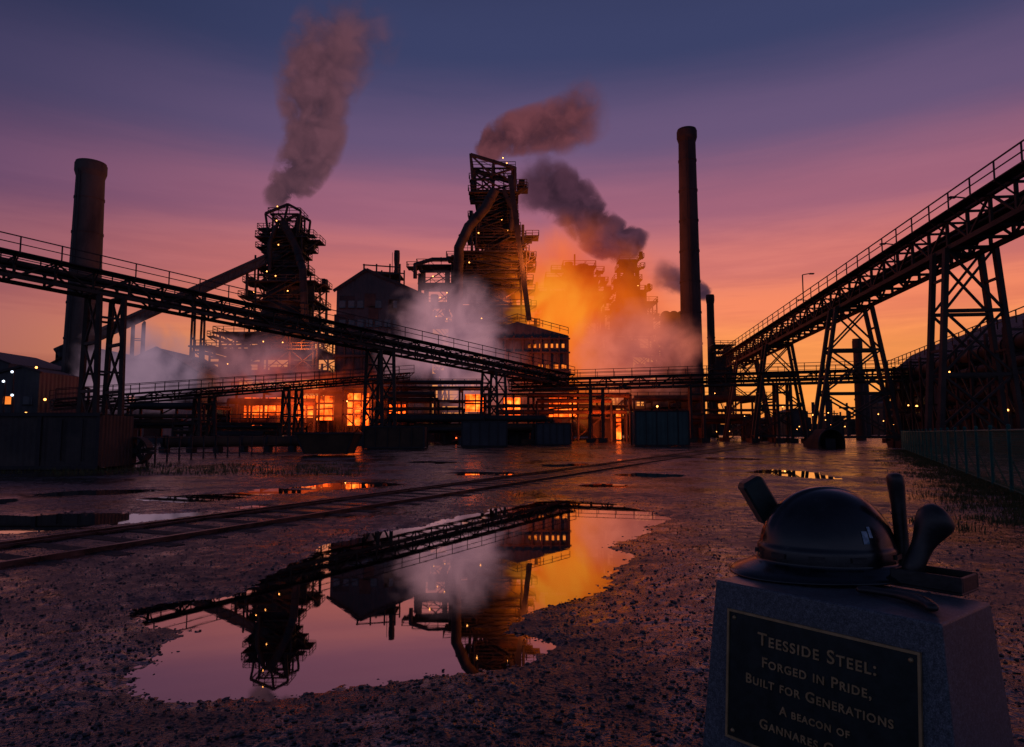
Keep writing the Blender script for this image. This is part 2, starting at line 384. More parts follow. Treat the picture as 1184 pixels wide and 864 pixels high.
# --- central furnace
Y=135
mb=MB('blast_furnace',TM)
tower(mb,Y,[(184,545,594),(198,543,595),(213,542,597)],.7,0,wbeam=.5,side=.15,fill=.0)
tower(mb,Y,[(213,545,597),(224,550,596),(235,552,597),(246,548,598),(257,546,600),(268,548,604)],.7,.12,wbeam=.38,side=.45,fill=.75)
tower(mb,Y,[(268,548,606),(287,530,610),(298,530,604),(308,528,602),(319,526,606),(330,524,606),(352,520,612),(375,520,622),(400,510,628),(430,505,650),(465,500,660),(503,500,660)],.75,.2,
      core=[(215,1.0,262,1.6,572),(258,2.2,300,3.6,574),(300,3.6,350,5.0,570),(350,5.0,400,6.0,570)],fill=.9,side=.6)
# top sheave frame sloping
a=W(543,172,Y);b_=W(596,188,Y)
for dy in(3,12):
    q=Vector((0,dy,0))
    mb.beam(a+q,b_+q,.6); mb.beam(a+q,W(545,200,Y)+q,.5); mb.beam(b_+q,W(595,215,Y)+q,.5)
    mb.beam(W(570,180,Y)+q,W(568,198,Y)+q,.4); mb.beam(a+q,W(568,196,Y)+q,.35); mb.beam(b_+q,W(568,196,Y)+q,.35)
for q in(a,b_,W(570,179,Y)): mb.beam(q+Vector((0,3,0)),q+Vector((0,12,0)),.5)
# gas downcomer on the left shoulder, inclined hoist on the right
o=Vector((0,3,0))
mb.pipe([W(572,222,Y)+o*-.3,W(561,243,Y)+o*-.3,W(542,264,Y)+o*-.3,W(531,288,Y)+o*-.3,W(528,345,Y)+o*1,W(530,400,Y)+o*1],1.0,mi=1)
mb.pipe([W(590,262,Y)+o,W(592,236,Y)+o,W(582,214,Y)+o],.5,mi=1)
mb.beam(W(612,372,Y)+o*-.4,W(590,205,Y)+o*-.4,.9,.25,1); mb.beam(W(609,372,Y)+o*-.6,W(587,205,Y)+o*-.6,.14,mi=0)
# left annex frames
tower(mb,Y+3,[(300,480,520),(322,482,522),(345,486,524),(370,488,530),(400,490,530),(440,490,530)],.8,.12,fill=.5)
mb.pipe([W(480,322,Y),W(480,306,Y),W(500,300,Y),W(520,300,Y)],.4,mi=1)
mb.obj()
# --- cast house in front (dark block with glowing slots)
mb=MB('cast_house',[CLAD,STEEL,GLOWW,STEEL2,LAMP]); y=122
mb.prism([(X(562,470,y),0),(X(562,470,y),Z(384,y)),(X(598,375,y),Z(372,y)),(X(657,384,y),Z(388,y)),(X(657,384,y),0)],y,y+16,0)
for k in range(7):
    u=612+k*6.5; mb.box((X(u,400,y),y-.06,(Z(397,y)+Z(403,y))/2),(.45,.1,.7),2)
for k in range(4): mb.box((X(625+k*9,425,y),y-.06,Z(424,y)),(.8,.1,.7),2)
for k in range(10):
    u=563+k*10.4; mb.beam((X(u,400,y),y-.3,0),(X(u,400,y),y-.3,Z(389,y)),.3,mi=1)
for v in(392,408,430,452): mb.beam((X(560,v,y),y-.35,Z(v,y)),(X(659,v,y),y-.35,Z(v,y)),.3,mi=1)
mb.rail((X(562,384,y),y-.2,Z(384,y)+.3),(X(598,384,y),y-.2,Z(372,y)+.3),1.1,1.5,.1,1)
mb.rail((X(598,384,y),y-.2,Z(372,y)+.3),(X(657,384,y),y-.2,Z(388,y)+.3),1.1,1.5,.1,1)
mb.obj()
# --- left furnace
Y=140
mb=MB('blast_furnace',TM)
tower(mb,Y,[(238,302,336),(256,303,336)],.8,0,fill=0,side=.2)
tower(mb,Y,[(256,303,336),(268,290,346),(277,296,340),(285,296,340),(303,288,342),(322,284,358),(345,286,360),(368,280,360),(385,250,366),(405,240,372),(430,238,380),(465,240,400),(503,240,400)],.8,.25,
      core=[(262,1.2,300,2.2,318),(300,3.4,345,5.0,318),(345,5.4,400,5.6,318)],lamps=.8,fill=.95)
o=Vector((0,3,0))
a=W(299,240,Y);b_=W(326,229,Y);c=W(341,237,Y)
for dy in(4,11):
    q=Vector((0,dy,0)); mb.beam(a+q,b_+q,.5); mb.beam(b_+q,c+q,.5); mb.beam(a+q,W(302,262,Y)+q,.4); mb.beam(c+q,W(338,262,Y)+q,.4); mb.beam(b_+q,W(318,262,Y)+q,.4); mb.beam(a+q,W(320,258,Y)+q,.3)
mb.pipe([W(322,252,Y)+o,W(338,284,Y)+o,W(350,312,Y),W(353,380,Y)],.8,mi=1)
mb.pipe([W(306,310,Y)+o,W(306,276,Y)+o,W(314,256,Y)+o],.45,mi=1)
mb.rail(W(226,400,Y),W(250,400,Y),1.2,1.5,.12); mb.box(W(238,402,Y),(5,5,.3),1); mb.cyl(W(232,402,Y),W(232,500,Y),.3)
mb.obj()
# skip bridge gallery to left furnace
conveyor('skip_hoist_bridge',W(38,412,118)+Vector((0,6,0)),W(312,290,140)+Vector((0,6,0)),2.0,1.5,3,[(.33,2.6,5),(.6,2.6,6)],rail=False,cover=True)
# --- hazy towers right of centre
Y=158
mb=MB('gas_cleaning_tower',TM)
tower(mb,Y,[(302,655,690),(318,634,694),(336,622,700),(345,622,700),(362,630,698),(385,632,700),(408,630,702),(430,628,704),(470,625,704),(503,625,704)],.8,.8,lamps=0)
mb.cyl(W(668,284,Y)+Vector((0,8,0)),W(668,304,Y)+Vector((0,8,0)),.2,n=8); mb.cyl(W(661,304,Y)+Vector((0,8,0)),W(661,294,Y)+Vector((0,8,0)),1.0); mb.cyl(W(678,304,Y)+Vector((0,8,0)),W(678,297,Y)+Vector((0,8,0)),1.4)
mb.obj()
Y=172
mb=MB('blast_furnace',TM)
tower(mb,Y,[(294,722,742),(304,720,744),(318,716,745),(331,722,752),(346,714,762),(362,712,760),(380,706,764),(402,700,766),(430,700,780),(470,700,790),(503,700,790)],.8,.3,
   core=[(296,1.2,330,2,733),(330,3.0,380,5,736)],fill=.8)
mb.pipe([W(733,306,Y),W(718,335,Y),W(712,370,Y),W(706,400,Y)],1.0,mi=1)
mb.obj()
Y=190
mb=MB('stove_battery',TM)
tower(mb,Y,[(376,768,790),(392,764,792),(410,766,796),(440,760,800),(503,760,800)],.7,.5)
for u in(770,779,788): mb.cyl(W(u,500,Y),W(u,366,Y),1.6,n=14,mi=1); mb.ball(W(u,366,Y),1.6,1)
mb.obj()
Y=200
mb=MB('water_tower',TM)
tower(mb,Y,[(396,832,856),(404,834,854),(425,832,858),(460,830,860),(503,830,860)],.7,.3,fill=.6)
mb.obj()

# --- chimneys
def chimney(name,u,vt,rt,rb,Y,m,lip=.25,bands=8):
    mb=MB(name,[m,STEEL2,LAMPR]); x=X(u,vt,Y); H=Z(vt,Y); N=24
    for i in range(N):
        k0,k1=i/N,(i+1)/N; mb.cyl((x,Y,H*k0),(x,Y,H*k1),rb+(rt-rb)*k0,rb+(rt-rb)*k1,40,0,cap=False)
    mb.cyl((x,Y,H-2.4),(x,Y,H-1.3),rt*1.01,rt+lip,40); mb.cyl((x,Y,H-1.3),(x,Y,H+.1),rt+lip,rt+lip,40,cap=False)
    mb.cyl((x,Y,H+.1),(x,Y,H+.5),rt+lip*.6,rt+lip*.6,40,cap=False); mb.cyl((x,Y,H-1),(x,Y,H-.6),rt*.9,rt*.9,40,1)
    for i in range(1,bands+1):
        k=1-(i/bands)*.9; r=rb+(rt-rb)*k; mb.cyl((x,Y,H*k),(x,Y,H*k+.35),r+.1,r+.1,40)
    for s in(-.25,.25): mb.beam((x+s-.5,Y-rb-.15,1),(x+s-.5,Y-rt-.15,H),.08,mi=1)
    return mb.obj()
chimney('chimney',105.5,192,2.35,3.1,125,CONC,.35,7)
chimney('chimney',794,153,1.75,2.35,140,BRICK,.35,9)
chimney('flue_stack',821,343,1.1,1.3,210,BRICK,.2,3)
chimney('flue_stack',991,395,.75,.9,130,BRICK,.15,3)
chimney('flue_stack',459,293,.45,.5,128,STEEL2,.1,2)

# --- tall shed beside central furnace
y=120
mb=MB('ore_preparation_building',[CLAD,STEEL,GLASS,STEEL2,LAMP])
mb.prism([(X(388,400,y),0),(X(388,400,y),Z(336,y)),(X(424,313,y),Z(313,y)),(X(490,346,y),Z(342,y)),(X(490,400,y),0)],y,y+14,0)
mb.beam((X(386,336,y),y-.3,Z(337,y)),(X(424,313,y),y-.3,Z(312,y)),.3,.5,3); mb.beam((X(424,313,y),y-.3,Z(312,y)),(X(492,346,y),y-.3,Z(342.5,y)),.3,.5,3)
for v0 in(352,374):
    for k in range(9):
        if random.random()<.8:
            u=396+k*10.4; mb.box((X(u,v0,y),y-.04,Z(v0,y)),(1.1,.12,1.3),2); mb.box((X(u,v0,y),y-.12,Z(v0,y)-.72),(1.2,.2,.12),3)
for k in range(6): # mismatched replacement sheets
    u=394+random.random()*80; v0=random.uniform(345,385); mb.box((X(u,v0,y),y-.025,Z(v0,y)),(random.uniform(1.5,4),.04,random.uniform(2,4)),random.choice((3,1)))
mb.box((X(470,360,y),y-.3,Z(362,y)),(3.2,.5,4.2),3)
for k in range(11): u=389+k*10; mb.beam((X(u,390,y),y-.2,0),(X(u,390,y),y-.2,Z(390,y)),.3,mi=1)
for v0 in(390,412,440): mb.beam((X(386,v0,y),y-.4,Z(v0,y)),(X(492,v0,y),y-.4,Z(v0,y)),.4,mi=1)
mb.rail((X(388,390,y),y-1.4,Z(390,y)),(X(490,390,y),y-1.4,Z(390,y)),1.1,1.8,.1,1)
# roof-top head frame
for u in(415,430,446,458):
    mb.beam((X(u,320,y),y+4,Z(328,y)),(X(u,320,y),y+4,Z(299,y)),.25,mi=1); mb.beam((X(u,320,y),y+9,Z(328,y)),(X(u,320,y),y+9,Z(299,y)),.25,mi=1)
for v0 in(300,308,316): mb.beam((X(414,v0,y),y+4,Z(v0,y)),(X(459,v0+4,y),y+4,Z(v0+3,y)),.2,mi=1); mb.beam((X(414,v0,y),y+9,Z(v0,y)),(X(459,v0+4,y),y+9,Z(v0+3,y)),.2,mi=1)
mb.box((X(437,306,y),y+6.5,Z(311,y)),(6.6,5.4,.2),3)
mb.obj()

# --- conveyors
p0=W(0,320,49);p1=W(650,446,104); d=p1-p0
conveyor('conveyor_gantry',p0-d*.25,p1,2.4,1.6,2.6,[(.28,2.4,3.6),(.60,2.4,3.4),(.82,2.4,3.4)])
q0=Vector((31.2,40,Z(262,42)));q1=W(850,424,125); d=q1-q0
conveyor('conveyor_gantry',q0-d*.35,q1,2.8,2.0,2.6,[(.325,3.2,5.4),(.51,3.4,8.2),(.75,3.4,7.5),(.92,3.2,8)],lamps=((.36,1),(.47,1),(.57,-1),(.7,1)),w=.24)
conveyor('cross_conveyor_gantry',W(590,452,104),W(1140,438,92),2.2,1.6,2.4,[(.2,2.2,3.2),(.42,2.2,3.2),(.6,2.2,3.4),(.83,2.2,3.4)])
conveyor('low_conveyor_gantry',W(60,474,74),W(470,440,104),1.8,1.1,2.4,[(.35,1.8,3.),(.6,1.8,3)],w=.16)
# --- right-hand long shed with ducts
mb=MB('rolling_mill_shed',[CLAD,STEEL,RUST,STEEL2,LAMP]); SX=lambda y:50.5+(y-66)*.29
for k in range(2):
    y0=68+k*17; x0=SX(y0)+1
    mb.prism([(x0,0),(x0,10.6),(x0+3,13.0),(x0+9,15.6),(x0+24,16.0),(x0+24,0)],y0,y0+16.8,0)
    for j in range(4):
        yy=y0+2+j*4.2; mb.box((x0-.05,yy,8),(.2,1.6,2.2),3)
        mb.beam((x0-.5,yy-1.5,0),(x0-.5,yy-1.5,10.6),.35,mi=1)
for zz,r,ox in((9.6,.8,-3),(7.8,.5,-3.6),(5.6,.8,-2.6),(3.6,.45,-4.2)):
    mb.pipe([(SX(50)+ox,50,zz),(SX(102)+ox,102,zz)],r,n=14,mi=3)
for k in range(13):
    y0=52+k*4.1; x0=SX(y0)
    for ox in(-5.0,-1.6): mb.beam((x0+ox,y0,0),(x0+ox,y0,10.8),.25,mi=1)
    for zz in(3.0,4.7,7.1,8.7,10.6): mb.beam((x0-5,y0,zz),(x0-1.6,y0,zz),.2,mi=1)
    if k<12: mb.beam((x0-5,y0,0),(x0-5+1.19,y0+4.1,4.7),.14,mi=1); mb.beam((x0-5,y0,4.7),(x0-5+1.19,y0+4.1,8.7),.14,mi=1)
mb.rail((SX(50)-5,50,10.8),(SX(102)-5,102,10.8),1.1,2,.08,1)
for k,zz in ((60,3.4),(74,8.0),(90,5.0)): mb.ball((SX(k)-5.2,k,zz),.09,4,4)
mb.obj()
# --- low-level plant in front
def lowplant(name,u0,u1,Y,vt,seed,fire=(),dens=1.0):
    random.seed(seed); mb=MB(name,[STEEL,STEEL2,LAMP,RUST,FIRE,CLAD,LAMPR]); x0=X(u0,500,Y); x1=X(u1,500,Y); H=Z(vt,Y); L=x1-x0
    nb=int(L/4); 
    for k in range(nb+1):
        x=x0+L*k/nb
        for yy in(Y,Y+6): mb.beam((x,yy,0),(x,yy,H),.3)
        mb.beam((x,Y,H*.95),(x,Y+6,H*.95),.3)
        if k<nb and random.random()<.5: mb.beam((x,Y,0),(x+L/nb,Y,H*.5),.16); mb.beam((x+L/nb,Y,0),(x,Y,H*.5),.16)
        if k<nb and random.random()<.35: mb.beam((x,Y,H*.5),(x+L/nb,Y,H),.16)
    for zz in (.5,.75,1): 
        for yy in(Y,Y+6): mb.beam((x0,yy,H*zz),(x1,yy,H*zz),.3)
    mb.box(((x0+x1)/2,Y+3,H+.1),(L,6.4,.15),1); mb.rail((x0,Y-.2,H+.2),(x1,Y-.2,H+.2),1.1,1.8,.09)
    for i in range(5):
        zz=H*random.uniform(.35,1.1); a=random.uniform(0,.4); c=random.uniform(.6,1); mb.cyl((x0+L*a,Y-.8-i*.25,zz),(x0+L*c,Y-.8-i*.25,zz),random.uniform(.15,.5),n=10,mi=random.choice((1,3)))
        for s in(a,c): mb.cyl((x0+L*s,Y-.8-i*.25,zz),(x0+L*s,Y-.8-i*.25,0),.2,n=8,mi=1)
    for i in range(int(L/3.2*dens)):
        x=x0+random.random()*L; w_=random.uniform(1.2,5); h=H*random.uniform(.15,.75); y=Y+random.uniform(-2.5,6)
        if random.random()<.7: mb.box((x,y,h/2),(w_,random.uniform(1.5,4),h),random.choice((1,3,5)))
        else: mb.cyl((x,y,0),(x,y,h),w_*.3,n=16,mi=3); 
    for i in range(int(L/4)):
        x=x0+random.random()*L; 
        if random.random()<.4: mb.ball((x,Y-.5,random.uniform(.2,1)*H),.10,random.choice((2,2,6)),4)
    for (fa,fb,va,vb) in fire:
        a=X(fa,va,Y+5);c=X(fb,va,Y+5);z0=Z(vb,Y+5);z1=Z(va,Y+5); mb.box(((a+c)/2,Y+5,(max(0.1,z0)+z1)/2),(c-a,.2,z1-max(.1,z0)),4)
        n=max(1,int((c-a)/1.3))   # furnace-door mullions in front of the fire
        for k in range(n+1): mb.beam((a+(c-a)*k/n,Y+4.6,max(.1,z0)),(a+(c-a)*k/n,Y+4.6,z1),.16,mi=1)
        mb.beam((a,Y+4.5,(z0+z1)/2+random.uniform(-.5,.5)),(c,Y+4.5,(z0+z1)/2+random.uniform(-.5,.5)),.25,mi=1)
    mb.obj()
lowplant('pipe_rack',240,400,112,452,11,[(283,330,460,492),(335,386,458,486)],.3)
lowplant('pipe_rack',396,565,108,448,12,[(400,428,455,492),(538,562,456,476),(450,470,468,484)],.6)
lowplant('pipe_rack',560,730,110,456,13,[(582,602,460,480),(634,668,460,482),(682,718,474,508)],.5)
lowplant('pipe_rack',725,900,122,462,14,[(770,785,486,500)],.9)
lowplant('pipe_rack',120,245,100,470,15,[],.8)
lowplant('pipe_rack',430,640,88,486,16,[],1.0)
lowplant('pump_station',200,340,96,490,17,[],.8)
lowplant('pipe_rack',-160,70,98,446,18,[],1.0)
random.seed(5)
# gabled pale shed and outbuildings left
def shed(name,u0,u1,ve,vr,Y,dep,m,lit=()):
    mb=MB(name,[m,STEEL2,GLASS,LAMPW,GLOWW]); x0=X(u0,ve,Y);x1=X(u1,ve,Y);ze=Z(ve,Y);zr=Z(vr,Y);xc=x0*.45+x1*.55
    mb.prism([(x0,0),(x0,ze),(xc,zr),(x1,ze),(x1,0)],Y,Y+dep,0)
    mb.beam((x0-.3,Y-.15,ze-.1),(xc,Y-.15,zr+.05),.3,.3,1); mb.beam((xc,Y-.15,zr+.05),(x1+.3,Y-.15,ze-.1),.3,.3,1)
    n=max(2,int((x1-x0)/3))
    for k in range(n):
        x=x0+(x1-x0)*(k+.5)/n; mb.box((x,Y-.03,ze*.6),(1.2,.1,1.0),4 if k in lit else 2); mb.box((x,Y-.1,ze*.6-.58),(1.35,.2,.1),1)
    mb.box((xc,Y-.05,ze*.2),((x1-x0)*.2,.15,ze*.4),1)
    return mb.obj()
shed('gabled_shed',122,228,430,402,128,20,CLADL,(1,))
shed('gabled_shed',60,130,420,400,150,20,CLAD)
shed('control_room',0,46,430,424,88,8,CLAD,(0,))
shed('gabled_shed',-120,10,420,400,110,18,CLAD,(4,))
mb=MB('yard_lamps',[LAMPW,STEEL2,LAMP])
for u,v,Y in((14,430,86),(4,441,85),(42,425,95),(14,457,84),(100,398,120),(820,490,150),(760,470,118),(905,470,160),(940,480,200),(52,462,84),(30,478,80),(1060,470,90)):
    p=W(u,v,Y); mb.ball(p,.10+Y*.0006,0 if u<20 else 2,5); mb.beam((p.x,p.y+.3,0),(p.x,p.y+.3,p.z+.2),.14,mi=1)
mb.obj()
# rusty steel container, electrical box, fan
RC=mat('rusty_container_paint',(.03,.022,.022),(.085,.06,.052),.65,.1,.9,.4,corr=26.0)
mb=MB('shipping_container',[RC,STEEL2]); c0=G(112,544); yy=c0.y; x1=c0.x; x0=x1-9
zt=Z(480,yy)
mb.box(((x0+x1)/2,yy+1.2,zt/2+.05),(x1-x0,2.4,zt-.1),0)
for x in(x0,x1,(x0+x1)/2,(x0+3*x1)/4): mb.box((x,yy-.02,zt/2+.03),(.14,.12,zt),1)
mb.box(((x0+x1)/2,yy-.02,zt+.02),(x1-x0+.14,.16,.14),1); mb.box(((x0+x1)/2,yy-.02,.1),(x1-x0+.14,.14,.14),1)
for k in range(3): mb.box((x1-.6-k*.8,yy-.08,zt*.55),(.05,.05,zt*.75),1)
mb.obj()
c=G(130,541); mb=MB('electrical_cabinet',[RUST,STEEL2]); mb.box((c.x,c.y+.5,.85),(.95,.8,1.4),0); mb.box((c.x,c.y+.5,1.58),(1.05,.9,.07),1); mb.box((c.x-.2,c.y+.08,.9),(.4,.05,1.1),1); mb.box((c.x,c.y+.5,.1),(.8,.7,.2),1); mb.box((c.x+.2,c.y+.07,1.0),(.3,.03,.4),1); mb.obj()
c=G(157,540); mb=MB('ventilation_fan',[STEEL,STEEL2]); q=Vector((c.x,c.y,.68))
for i in range(28):
    a0=2*math.pi*i/28;a1=2*math.pi*(i+1)/28; mb.beam(q+Vector((.55*math.cos(a0),0,.55*math.sin(a0))),q+Vector((.55*math.cos(a1),0,.55*math.sin(a1))),.5,.07)
for i in range(6):
    a0=2*math.pi*i/6; mb.beam(q,q+Vector((.5*math.cos(a0),.06,.5*math.sin(a0))),.05,.2,1)
mb.cyl(q-Vector((0,.15,0)),q+Vector((0,.2,0)),.12,mi=1)
for s in(-.4,.4): mb.beam((q.x+s,q.y,.5),(q.x+s*1.2,q.y,0),.08,mi=1)
mb.obj()
# ground pipeline, bollards, small yard things
mb=MB('ground_pipeline',[RUST,STEEL2]); a=G(190,523);b_=G(365,521); a.z=b_.z=.75
mb.cyl(a,b_,.42,n=18); 
for k in range(7): q=a.lerp(b_,k/6); mb.cyl(q-Vector((.08,0,0)),q+Vector((.08,0,0)),.5,n=18,mi=1); mb.box((q.x,q.y,.2),(.4,.9,.4),1)
mb.obj()
mb=MB('steel_fence',[STEEL2]); 
for k in range(12):
    q=G(165+k*14,536-k*1.1); mb.beam(q,q+Vector((0,0,1.3)),.07)
    if k<11: q2=G(165+(k+1)*14,536-(k+1)*1.1); mb.beam(q+Vector((0,0,1.2)),q2+Vector((0,0,1.2)),.04); mb.beam(q+Vector((0,0,.6)),q2+Vector((0,0,.6)),.04)
mb.obj()
mb=MB('scrap_skip',[RUST,STEEL2]); c=G(376,527); w_=1.3
vs=[(c.x-w_,c.y,.1),(c.x+w_,c.y,.1),(c.x+w_,c.y+2,.1),(c.x-w_,c.y+2,.1),(c.x-w_*1.4,c.y-.3,1.4),(c.x+w_*1.4,c.y-.3,1.4),(c.x+w_*1.4,c.y+2.3,1.4),(c.x-w_*1.4,c.y+2.3,1.4)]
mb.add(vs,[(0,3,2,1),(0,1,5,4),(1,2,6,5),(2,3,7,6),(3,0,4,7)]); 
for i in range(4): mb.beam(vs[4+i],vs[4+(i+1)%4],.12,mi=1); mb.beam(vs[i],vs[4+i],.1,mi=1)
mb.box((c.x,c.y+1,.9),(2.6,1.8,.5),0); mb.obj()
def container(name,u,v,wpx,vt,m):
    c=G(u,v); w_=wpx*sc(v,c.y); h=Z(vt,c.y); mb=MB(name,[m,STEEL2]); mb.box((c.x,c.y+1.2,h/2+.08),(w_,2.4,h-.1),0)
    for s in(-1,1):
        for yy in(0,2.4): mb.box((c.x+s*w_/2,c.y+yy,h/2+.05),(.16,.16,h+.04),1)
    for zz in(.1,h+.03): mb.box((c.x,c.y,zz),(w_,.14,.14),1)
    for s in(-.3,-.1,.1,.3): mb.beam((c.x+s*w_,c.y-.06,.2),(c.x+s*w_,c.y-.06,h),.06,mi=1)
    mb.obj()
container('shipping_container',766,516,62,476,GREEN); container('site_cabin',560,517,52,488,CLAD); container('site_cabin',455,519,70,494,RUST)
container('site_cabin',640,515,40,490,CLAD)
# arched shelter by the trestle
c=G(962,519); mb=MB('arched_shelter',[STEEL2,RUST]); r=1.15
for i in range(14):
    a0=math.pi*i/14;a1=math.pi*(i+1)/14; mb.add([(c.x+r*math.cos(a),c.y+y_,.6+r*math.sin(a)) for a,y_ in((a0,0),(a1,0),(a1,2.5),(a0,2.5))],[(0,1,2,3)],1)
    mb.beam((c.x+r*math.cos(a0),c.y,.6+r*math.sin(a0)),(c.x+r*math.cos(a1),c.y,.6+r*math.sin(a1)),.1)
for s in(-r,r): mb.box((c.x+s,c.y+1.25,.3),(.12,2.5,.6),1)
mb.box((c.x,c.y+2.4,.9),(2*r*.95,.1,1.5),0); mb.box((c.x,c.y+.6,.45),(.9,.8,.9),0); mb.obj()

# --- fence right
fm=bpy.data.materials.new('green_chain_link'); fm.use_nodes=True; t=NT(fm.node_tree); b=fm.node_tree.nodes['Principled BSDF']; b.inputs['Base Color'].default_value=(.006,.10,.085,1); b.inputs['Roughness'].default_value=.7; b.inputs['Specular IOR Level'].default_value=.1
tc=t.new('ShaderNodeTexCoord'); s=t.sep(tc.outputs['UV'])
def strip(e): return t.m('LESS_THAN',t.m('ABSOLUTE',t.m('SUBTRACT',t.m('FRACT',e),.5)),.20)
g=t.m('MAXIMUM',strip(t.m('MULTIPLY',t.m('ADD',s[0],s[1]),9)),strip(t.m('MULTIPLY',t.m('SUBTRACT',s[0],s[1]),9)))
tb=t.new('ShaderNodeBsdfTransparent'); mx=t.new('ShaderNodeMixShader'); t.l.new(g,mx.inputs[0]); t.l.new(tb.outputs[0],mx.inputs[1]); t.l.new(b.outputs[0],mx.inputs[2])
t.l.new(mx.outputs[0],fm.node_tree.nodes['Material Output'].inputs[0])
FP=mat('green_post_paint',(.010,.08,.07),(.02,.15,.13),.6,0,3,.1,spec=.2)
fe=empty('chain_link_fence'); a=G(1240,598); b_=G(1043,519); L=(b_-a).length; Hf=1.5
mesh=MB('wire_mesh',[fm]); mesh.add([a+Vector((0,0,.03)),b_+Vector((0,0,.03)),b_+Vector((0,0,Hf)),a+Vector((0,0,Hf))],[(0,1,2,3)]); mo=mesh.obj(fe)
uv=mo.data.uv_layers.new(name='UVMap'); 
for i,c in enumerate(((0,0),(L,0),(L,Hf),(0,Hf))): uv.data[i].uv=c
ps=MB('posts',[FP]); N=int(L/2.6)
for k in range(N+1):
    q=a.lerp(b_,k/N); ps.cyl(q,q+Vector((0,0,Hf+.1)),.045,n=10); ps.ball(q+Vector((0,0,Hf+.1)),.055,0,5)
    ps.beam(q+Vector((.0,0,Hf*.6)),q+Vector((.45,.1,0)),.03)
ps.cyl(a+Vector((0,0,Hf)),b_+Vector((0,0,Hf)),.03,n=8); ps.cyl(a+Vector((0,0,.08)),b_+Vector((0,0,.08)),.012,n=6); ps.obj(fe)
# --- grass tufts
def grass(name,pts,hmin,hmax):
    mb=MB(name,[mat('dry_grass',(.05,.055,.015),(.12,.10,.03),.8,0,4,.1)])
    for (x,y) in pts:
        h=random.uniform(hmin,hmax); th=random.uniform(0,6.28); w_=h*.06+.004; lx,ly=random.uniform(-.5,.5)*h,random.uniform(-.5,.5)*h
        dx,dy=math.cos(th)*w_,math.sin(th)*w_; z=0-.01
        mb.add([(x-dx,y-dy,z),(x+dx,y+dy,z),(x+dx*.6+lx*.4,y+dy*.6+ly*.4,z+h*.6),(x-dx*.6+lx*.4,y-dy*.6+ly*.4,z+h*.6),(x+lx,y+ly,z+h)],[(0,1,2,3),(3,2,4)])
    mb.obj()
pts=[]
for c in range(900):
    k=random.random()**1.3; q=a.lerp(b_,k*.9); off=abs(random.gauss(0,1.5))
    cx,cy=q.x-off*1.0+.3,q.y-off*.5
    for j in range(26): pts.append((cx+random.gauss(0,.16),cy+random.gauss(0,.16)))
grass('grass',pts,.04,.12)
pts=[]
for c in range(260):
    q=G(random.uniform(-30,420),random.uniform(536,549)) if random.random()<.75 else G(random.uniform(400,900),random.uniform(517,520))
    for j in range(16): pts.append((q.x+random.gauss(0,.3),q.y+random.gauss(0,.3)))
grass('grass',pts,.05,.2)
# --- distant skyline
random.seed(21)
mb=MB('distant_plant_skyline',[STEEL2,STEEL,LAMP])
for i in range(110):
    Y=random.uniform(260,480); u=random.uniform(-250,1500); h=random.choice((6,9,12,16,22))*random.uniform(.6,1.2); w_=random.uniform(4,22)
    x=(u-592)/F*Y
    if random.random()<.75: mb.box((x,Y,h/2),(w_,12,h),0); mb.prism([(x-w_/2,h),(x,h+w_*.15),(x+w_/2,h)],Y-6,Y+6,0)
    else: mb.cyl((x,Y,0),(x,Y,h*random.uniform(1.5,2.4)),1.2,1,n=10)
    if random.random()<.3:
        mb.beam((x-w_,Y-8,h),(x+w_,Y-8,h),.7,mi=1)
        for s in(-1,0,1): mb.beam((x+s*w_*.8,Y-8,0),(x+s*w_*.8,Y-8,h+2),.6,mi=1)
for i in range(22):
    Y=random.uniform(200,300); u=random.uniform(800,1040); x=(u-592)/F*Y; mb.ball((x,Y,random.uniform(2,8)),.17,2,4)
mb.obj()
mb=MB('hills',[mat('hill_land',(.012,.012,.016),(.02,.02,.026),.9,0,.01,.1)])
n=160; vs=[]
for i in range(n+1):
    a0=math.radians(-85+170*i/n); r=1800; h=20+20*float(fbm(np.array([i*.11]),np.array([3.3]),1,3)[0])
    vs+= [(r*math.sin(a0),r*math.cos(a0),-2),(r*math.sin(a0),r*math.cos(a0),h),(r*1.6*math.sin(a0),r*1.6*math.cos(a0),-2)]
mb.add(vs,[f for i in range(n) for f in((3*i,3*i+3,3*i+4,3*i+1),(3*i+1,3*i+4,3*i+5,3*i+2))],0,True); mb.obj()

# ---------------------------------------------------------------- memorial plinth
ZT=1.15
def T(u,v): return G(u,v,ZT)
A_=Vector((.416,1.425,ZT)); av=Vector((.62,-.785,0)).normalized(); bv=Vector((-av.y,av.x,0))
LW,LD=.415,.22
pl=empty('memorial_plinth')
gr=bpy.data.materials.new('blue_granite'); gr.use_nodes=True; t=NT(gr.node_tree); b=gr.node_tree.nodes['Principled BSDF']
tc=t.new('ShaderNodeTexCoord'); v=tc.outputs['Object']
n1=t.noise(v,420,2,.8); n2=t.noise(v,130,3,.7); n3=t.noise(v,6,4)
c=t.ramp(t.m('ADD',t.m('MULTIPLY',n1,.6),t.m('MULTIPLY',n2,.4)),[(.36,(.035,.042,.052,1)),(.5,(.095,.115,.14,1)),(.62,(.22,.25,.29,1))])
t.l.new(t.mixc(.6,c,t.ramp(n3,[(.3,(.45,.45,.45,1)),(.7,(1,1,1,1))]),'MULTIPLY'),b.inputs['Base Color']); b.inputs['Roughness'].default_value=.33
bp=t.new('ShaderNodeBump'); bp.inputs['Strength'].default_value=.15; bp.inputs['Distance'].default_value=.001; t.l.new(n1,bp.inputs['Height']); t.l.new(bp.outputs[0],b.inputs['Normal'])
tp=.076
